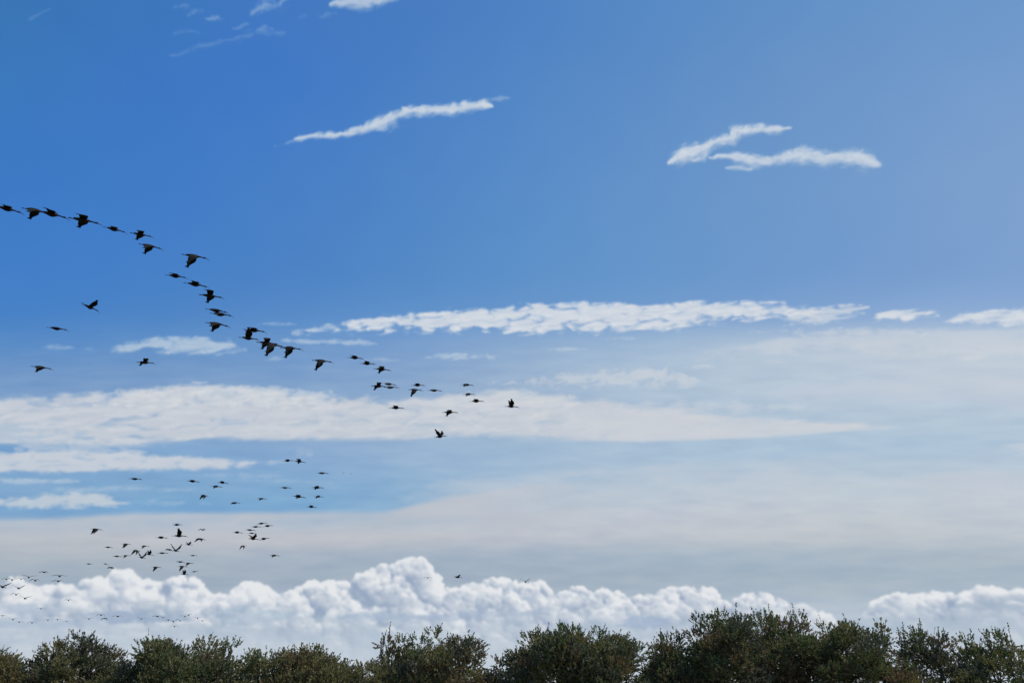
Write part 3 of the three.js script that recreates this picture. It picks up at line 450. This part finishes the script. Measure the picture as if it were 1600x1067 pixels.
// ------------------------------------------------------------------ birds: dark ibises on the wing
// x, y, z of the breast in metres, wing pose, heading (0 = flying to the right, 90 = straight away), climb, size
const BIRDS = {
  line: [
    [-11.52,11.67,-15.18,'u',4,0,1.007],
    [-11.13,11.87,-15.55,'d',0,0,1.015],
    [-9.85,10.94,-14.28,'u',-4,-6,1.018],
    [-8.99,10.64,-14.05,'b',0,0,1.027],
    [-11.19,13.48,-18.93,'u',6,-3,1.014],
    [-10.7,13.64,-19.47,'b',3,0,1.025],
    [-9.38,12.15,-17.62,'d',2,-4,0.972],
    [-9.64,12.48,-19.83,'u',-5,-4,0.998],
    [-7.78,11.34,-16.74,'D',4,0,1.027],
    [-8.04,11.05,-17.66,'u',3,-2,1.009],
    [-7.83,10.99,-18.18,'B',-4,-4,1.024],
    [-7.76,10.74,-18.52,'t',2,-3,0.977],
    [-7.5,10.14,-18.08,'d',0,-5,0.998],
    [-7.72,10.74,-18.75,'t',-2,-4,0.985],
    [-7.85,11.22,-21.36,'U',8,0,1.003],
    [-7.07,10.65,-19.57,'u',-3,-5,1.004],
    [-6.52,10.08,-19.14,'B',6,0,0.971],
    [-6.14,9.7,-18.42,'D',3,0,0.983],
    [-6.04,10.16,-19.67,'E',2,0,0.987],
    [-5.6,10.49,-21.37,'E',10,0,1.025]
  ],
  van: [
    [-5.78,12.82,-26.67,'u',-6,-6,1.016],
    [-5.34,12.65,-26.82,'u',2,0,0.98],
    [-4.5,11.79,-25.24,'b',3,-4,1.018],
    [-4.74,11.53,-26.19,'B',12,4,0.978],
    [-5.06,13.15,-30.23,'t',4,-6,1.007],
    [-4.65,12.27,-28.27,'t',2,0,0.978],
    [-4.25,11.1,-27.3,'u',0,0,0.97],
    [-3.91,12.71,-29.72,'D',8,0,1.022],
    [-3.96,13.35,-30.89,'u',-3,0,0.983],
    [-3.02,12.29,-28.66,'t',3,0,0.983],
    [-3.03,11.41,-31.85,'U',-30,-4,1.029],
    [-2.34,11.17,-28.0,'b',4,0,1.022],
    [-1.92,13.49,-31.21,'a',6,-4,0.987],
    [-2.19,15.3,-37.3,'a',2,0,1.028],
    [-1.42,12.14,-29.49,'u',2,0,1.002],
    [-0.03,12.46,-31.03,'U',12,0,1.011]
  ],
  stray: [
    [-14.64,10.82,-22.68,'d',5,0,0.982],
    [-14.41,12.11,-22.59,'t',2,0,1.026],
    [-12.94,12.38,-21.63,'V',38,0,1.011],
    [-13.07,12.33,-25.93,'B',14,10,1.028]
  ],
  mid: [
    [-17.76,10.78,-36.5,'t',3,0,1.024],
    [-14.9,10.59,-36.2,'u',2,-4,0.988],
    [-19.27,12.85,-48.91,'D',35,0,0.992],
    [-15.35,11.35,-40.36,'a',4,0,0.98],
    [-15.05,11.55,-40.36,'u',2,-4,0.979],
    [-15.2,11.07,-43.0,'a',12,10,0.974],
    [-14.96,12.16,-46.76,'a',6,0,0.988],
    [-11.74,11.27,-40.29,'t',4,0,1.006],
    [-11.88,12.8,-40.67,'u',-8,6,0.97],
    [-9.6,9.64,-35.19,'b',2,-8,1.011],
    [-10.39,11.89,-37.51,'B',-6,-8,0.99],
    [-10.81,10.72,-42.36,'u',2,-3,0.989],
    [-9.33,10.55,-37.28,'b',4,0,1.019],
    [-11.91,12.59,-48.11,'b',10,0,0.999],
    [-9.3,11.41,-37.86,'t',6,0,0.989]
  ],
  speck: [
    [-40.76,49.99,-186.69,'t',60,0,0.999],
    [-38.98,49.93,-187.09,'t',120,0,1.012]
  ],
  small: [
    [-15.89,10.04,-46.08,'u',2,0,0.973],
    [-21.89,12.48,-65.27,'D',40,10,1.029],
    [-14.31,9.7,-43.46,'t',6,-4,0.971],
    [-18.02,11.67,-55.22,'t',3,-4,1.015],
    [-12.61,8.43,-38.94,'V',30,0,1.021],
    [-14.03,9.88,-43.5,'t',4,4,0.971],
    [-14.41,10.47,-45.62,'t',-8,8,1.017],
    [-13.86,9.43,-44.69,'u',-20,12,0.992],
    [-14.76,10.78,-48.01,'u',-10,8,1.005],
    [-12.99,8.43,-44.04,'a',4,0,0.971]
  ],
  cluster: [
    [-36.34,11.68,-69.53,'t',6,0,0.973],
    [-21.45,9.28,-41.01,'D',20,0,0.981],
    [-41.3,13.52,-82.26,'t',0,-20,1.027],
    [-27.3,10.56,-54.27,'t',4,0,0.982],
    [-32.98,10.97,-66.77,'a',40,-14,1.015],
    [-25.96,9.77,-53.0,'t',4,0,1.026],
    [-25.57,10.57,-53.1,'D',15,0,1.027],
    [-28.71,10.89,-59.96,'d',6,0,0.991],
    [-22.51,9.36,-48.17,'D',40,0,0.991],
    [-19.71,8.16,-42.98,'U',60,0,1.001],
    [-26.18,11.12,-57.15,'d',8,0,1.017],
    [-23.06,9.61,-51.19,'U',20,-8,0.976],
    [-23.5,9.15,-53.53,'D',10,0,1.015],
    [-18.25,8.95,-41.56,'u',4,0,1.018],
    [-20.46,9.05,-47.13,'t',4,0,1.022],
    [-23.58,10.56,-55.33,'a',30,-16,0.972],
    [-16.19,7.84,-38.73,'U',62,0,1.027],
    [-20.24,10.84,-47.97,'u',-20,4,0.975],
    [-13.3,7.31,-31.88,'U',4,0,0.99],
    [-23.67,10.1,-57.72,'u',30,0,1.007],
    [-20.76,8.84,-51.03,'D',6,0,1.025],
    [-22.98,9.17,-57.03,'U',20,0,0.99],
    [-23.7,11.49,-58.77,'V',30,0,1.025],
    [-21.41,9.41,-53.59,'d',8,0,1.003],
    [-24.39,11.16,-61.66,'t',6,0,0.989],
    [-26.4,10.77,-67.55,'t',8,10,0.989],
    [-16.82,9.16,-43.13,'d',35,0,0.981],
    [-25.13,13.65,-64.65,'A',60,0,0.975]
  ],
  gull: [
    [-30.88,7.44,-49.65,'V',70,0,0.979],
    [-57.35,13.32,-92.55,'g',80,0,1.011],
    [-44.07,10.66,-71.96,'V',95,0,1.03],
    [-46.08,9.9,-76.39,'A',85,0,0.98],
    [-39.2,9.16,-65.12,'V',75,0,0.973],
    [-56.12,13.42,-93.29,'A',100,0,1.029],
    [-41.63,8.94,-70.42,'v',80,0,1.002],
    [-38.42,9.96,-64.82,'v',95,0,0.994],
    [-41.18,10.43,-70.51,'A',80,0,0.984],
    [-53.98,10.37,-94.88,'g',90,0,1.006],
    [-48.82,13.06,-84.85,'g',60,0,1.02],
    [-39.66,10.48,-71.37,'b',75,0,0.997],
    [-33.97,9.58,-61.15,'g',80,0,0.995],
    [-51.68,11.4,-96.05,'A',85,0,0.973]
  ],
  skein: [
    [-64.24,10.44,-104.76,'g',85,0,1.025],
    [-56.19,9.09,-93.7,'v',80,0,0.972],
    [-55.62,8.85,-94.06,'g',95,0,1.0],
    [-54.53,8.83,-94.7,'A',85,0,1.02],
    [-53.19,9.16,-95.43,'A',90,0,0.978],
    [-52.35,9.27,-95.88,'g',95,0,1.014],
    [-77.28,12.85,-144.52,'g',80,0,1.027],
    [-49.51,9.46,-97.36,'v',85,0,1.008],
    [-43.59,9.09,-88.08,'A',80,0,1.017],
    [-48.02,9.59,-98.1,'d',60,0,0.976],
    [-38.3,8.35,-80.72,'g',75,0,0.996],
    [-44.45,9.65,-99.76,'v',90,0,0.979],
    [-38.58,9.16,-90.38,'g',70,0,1.021],
    [-42.26,9.87,-100.69,'A',95,0,0.988],
    [-41.69,9.6,-100.95,'g',80,0,0.997],
    [-31.89,7.7,-78.42,'V',85,0,1.03],
    [-36.84,8.17,-91.18,'A',95,0,1.021],
    [-40.42,9.57,-101.47,'v',100,0,1.029],
    [-40.0,10.1,-101.59,'g',80,0,0.997],
    [-44.57,11.34,-114.44,'v',75,0,0.999],
    [-38.61,9.92,-102.14,'v',85,0,1.014],
    [-38.03,9.64,-102.38,'g',95,0,0.999]
  ],
  low: [
    [-10.06,14.07,-97.25,'A',85,0,0.987],
    [-4.44,10.2,-66.67,'v',30,0,0.994],
    [1.13,10.12,-68.91,'V',80,0,0.979]
  ]
};
const POSES = {                                     // inner and outer wing above the level, share of the bank towards the viewer
  t: [4, -14, 0.9], u: [16, -4, 0.85], b: [14, -28, 0.25], B: [28, -34, -0.1], d: [-8, -44, 0.5], D: [-26, -72, 0.45], E: [-14, -74, 0.15],
  U: [40, 52, 0.6], V: [30, 24, 0.3], a: [12, -34, 0.9], A: [30, -38, 0], g: [14, -16, 0.2], v: [26, 12, 0.1],
};
const plumage = new THREE.MeshPhysicalMaterial({ vertexColors: true, roughness: 0.85, specularIntensity: 0.3, side: THREE.DoubleSide });
const BODY = [0.020, 0.013, 0.014], WING = [0.011, 0.012, 0.014], BILL = [0.05, 0.04, 0.032], LEG = [0.03, 0.024, 0.02];
function bird(row, label, group) {
  const [x, y, z, pose, yaw, climb, size] = row, [f1, f2, bank] = POSES[pose], m = new Build(), n = 10;
  const jit = random(Math.round(x * 977 + y * 131 + 5000));
  const j1 = (jit() - 0.5) * 10, j2 = (jit() - 0.5) * 14, droop = (jit() - 0.5) * 0.02;
  // body, neck, head and the downcurved bill in one loft: x, y, half height, half width
  const L = [[-0.205, 0.004, 0.004, 0.02, 0], [-0.185, 0.003, 0.008, 0.036, 0], [-0.14, 0, 0.024, 0.036, 0], [-0.085, -0.004, 0.046, 0.046, 0], [-0.02, -0.010, 0.058, 0.054, 0], [0.04, -0.010, 0.056, 0.052, 0], [0.085, -0.002, 0.043, 0.042, 0], [0.12, 0.006, 0.027, 0.027, 0],
    [0.155, 0.008, 0.019, 0.018, 0], [0.20, 0.004 + droop, 0.0155, 0.0145, 0], [0.245, 0.001 + droop, 0.0155, 0.0145, 0], [0.27, 0.003 + droop, 0.021, 0.018, 0], [0.292, 0.003 + droop, 0.021, 0.018, 0], [0.312, -0.001 + droop, 0.013, 0.011, 1], [0.335, -0.007 + droop, 0.008, 0.007, 1], [0.37, -0.020 + droop, 0.0065, 0.006, 1], [0.40, -0.037 + droop, 0.005, 0.005, 1], [0.42, -0.053 + droop, 0.0025, 0.0025, 1]];
  let last = -1;
  for (const [lx, ly, h, w, b] of L) { const pts = []; for (let s = 0; s < n; s++) { const q = s / n * 2 * Math.PI; pts.push([lx, ly + Math.sin(q) * h, Math.cos(q) * w]); } const r = m.ring(pts, b ? BILL : BODY); if (last >= 0) m.skin(last, r, n); else m.cap(r, n, true); last = r; }
  m.cap(last, n, false);
  for (const s of [-1, 1]) {
    const V = (a, b, c) => new THREE.Vector3(a, b, c);
    m.tube([V(-0.10, -0.03, s * 0.018), V(-0.17, -0.022, s * 0.016), V(-0.25, -0.020, s * 0.012), V(-0.265, -0.018, s * 0.012), V(-0.315, -0.024, s * 0.014)], [0.012, 0.007, 0.006, 0.010, 0.004], 5, LEG);
    // wing: arm and hand at their own angles, an aerofoil that thins towards the tip
    const N = 11, SPAN = 0.385; let py = 0.022, pz = 0.030; let prev = -1, ps = 0; const frames = [];
    for (let k = 0; k <= N; k++) {
      const t = k / N, fi = rad(lerp(f1 + j1, f2 + j2, sstep(0.28, 0.66, t)));
      if (k) { py += Math.sin(fi) * SPAN * (t - ps); pz += Math.cos(fi) * SPAN * (t - ps); } ps = t;
      const fold = sstep(0, -60, f2) * 0.05;
      const le = 0.068 + 0.038 * Math.sin(Math.min(t / 0.48, 1) * Math.PI / 2) - 0.15 * sstep(0.48, 1.05, t) - fold * t, te = -0.078 - 0.016 * Math.sin(t * Math.PI) - 0.012 * t + 0.055 * sstep(0.82, 1.04, t) - fold * t;
      const th = 0.016 * (1 - 0.85 * t), ny = Math.cos(fi), nz = -Math.sin(fi), pts = [];
      for (const [u, v] of [[0, 0], [0.12, 1], [0.4, 0.9], [0.75, 0.4], [1, 0.06], [0.75, -0.05], [0.4, -0.2], [0.12, -0.5]]) { const h = v * th * 0.6 + 0.010 * Math.sin(u * Math.PI) * (1 - t); pts.push([lerp(le, te, u), py + ny * h, s * (pz + nz * h)]); }
      const r = m.ring(pts, WING); if (prev >= 0) m.skin(prev, r, 8); prev = r; frames.push([py, pz, fi, le, te]);
    }
    m.cap(prev, 8, false);
    for (let q = 0; q < 5; q++) {                    // the spread outer flight feathers
      const [fy, fz, fi, le, te] = frames[N - 1], bx = lerp(le, te, 0.08 + q * 0.21), sw = -0.02 - q * 0.012, len = 0.085 - q * 0.008, cy = Math.sin(fi), cz2 = Math.cos(fi);
      m.tube([new THREE.Vector3(bx, fy, s * fz), new THREE.Vector3(bx + sw * 0.5, fy + cy * len * 0.55, s * (fz + cz2 * len * 0.55)), new THREE.Vector3(bx + sw, fy + cy * len, s * (fz + cz2 * len))], [0.010, 0.009, 0.002], 4, WING);
    }
  }
  const o = m.mesh(numbered('flying_ibis'), plumage, scene);
  const el = Math.atan2(y - 1.6, Math.hypot(x, z)), look = Math.atan2(x, -z);
  o.rotation.order = 'YZX'; o.rotation.y = rad(yaw) - look * 0.85; o.rotation.z = rad(climb * 0.8); o.rotation.x = el * bank * Math.cos(rad(yaw));
  o.position.set(x, y, z); o.scale.setScalar(size * (group.startsWith('flock') || group.startsWith('faint') || group.startsWith('lone') ? 1.15 : 0.87));
  tag(o, label, 'bird', group);
}
const WORDS = ['first', 'second', 'third', 'fourth', 'fifth', 'sixth', 'seventh', 'eighth', 'ninth', 'tenth', 'eleventh', 'twelfth', 'thirteenth', 'fourteenth', 'fifteenth', 'sixteenth', 'seventeenth', 'eighteenth', 'nineteenth', 'twentieth', 'twenty-first', 'twenty-second', 'twenty-third', 'twenty-fourth', 'twenty-fifth', 'twenty-sixth', 'twenty-seventh', 'twenty-eighth'];
const SAYS = { t: 'wings level', u: 'wings slightly raised', b: 'wings spread', B: 'wings spread wide', d: 'wings dipping', D: 'wings down', E: 'wings beating down', U: 'wings raised high', V: 'wings V-shaped', a: 'wings arched', A: 'wings arched', g: 'wings outstretched', v: 'wings shallowly raised' };
const FLOCKS = {
  line: ['in the upper curving line', 'birds in the long curving line'], van: ['over the white cloud band', 'birds at the head of the line'],
  stray: ['of four strays below the line', 'strays left of the line'], mid: ['in the flock over the blue gap', 'loose middle flock'],
  speck: ['of two tiny specks', 'tiny specks'], small: ['in the compact right-hand low flock', 'small flock'],
  cluster: ['in the dense low flock', 'dense low flock'], gull: ['in the lower left edge flock', 'flock at the lower left'],
  skein: ['in the faint skein above shrubs', 'faint distant skein'], low: ['of three above the heaped clouds', 'lone birds above the heaped clouds'],
};
for (const [k, [where, group]] of Object.entries(FLOCKS)) BIRDS[k].forEach((row, i) => bird(row, `dark ibis, ${SAYS[row[3]]}, ${WORDS[i]} from the left ${where}`, group));

renderer.render(scene, camera);
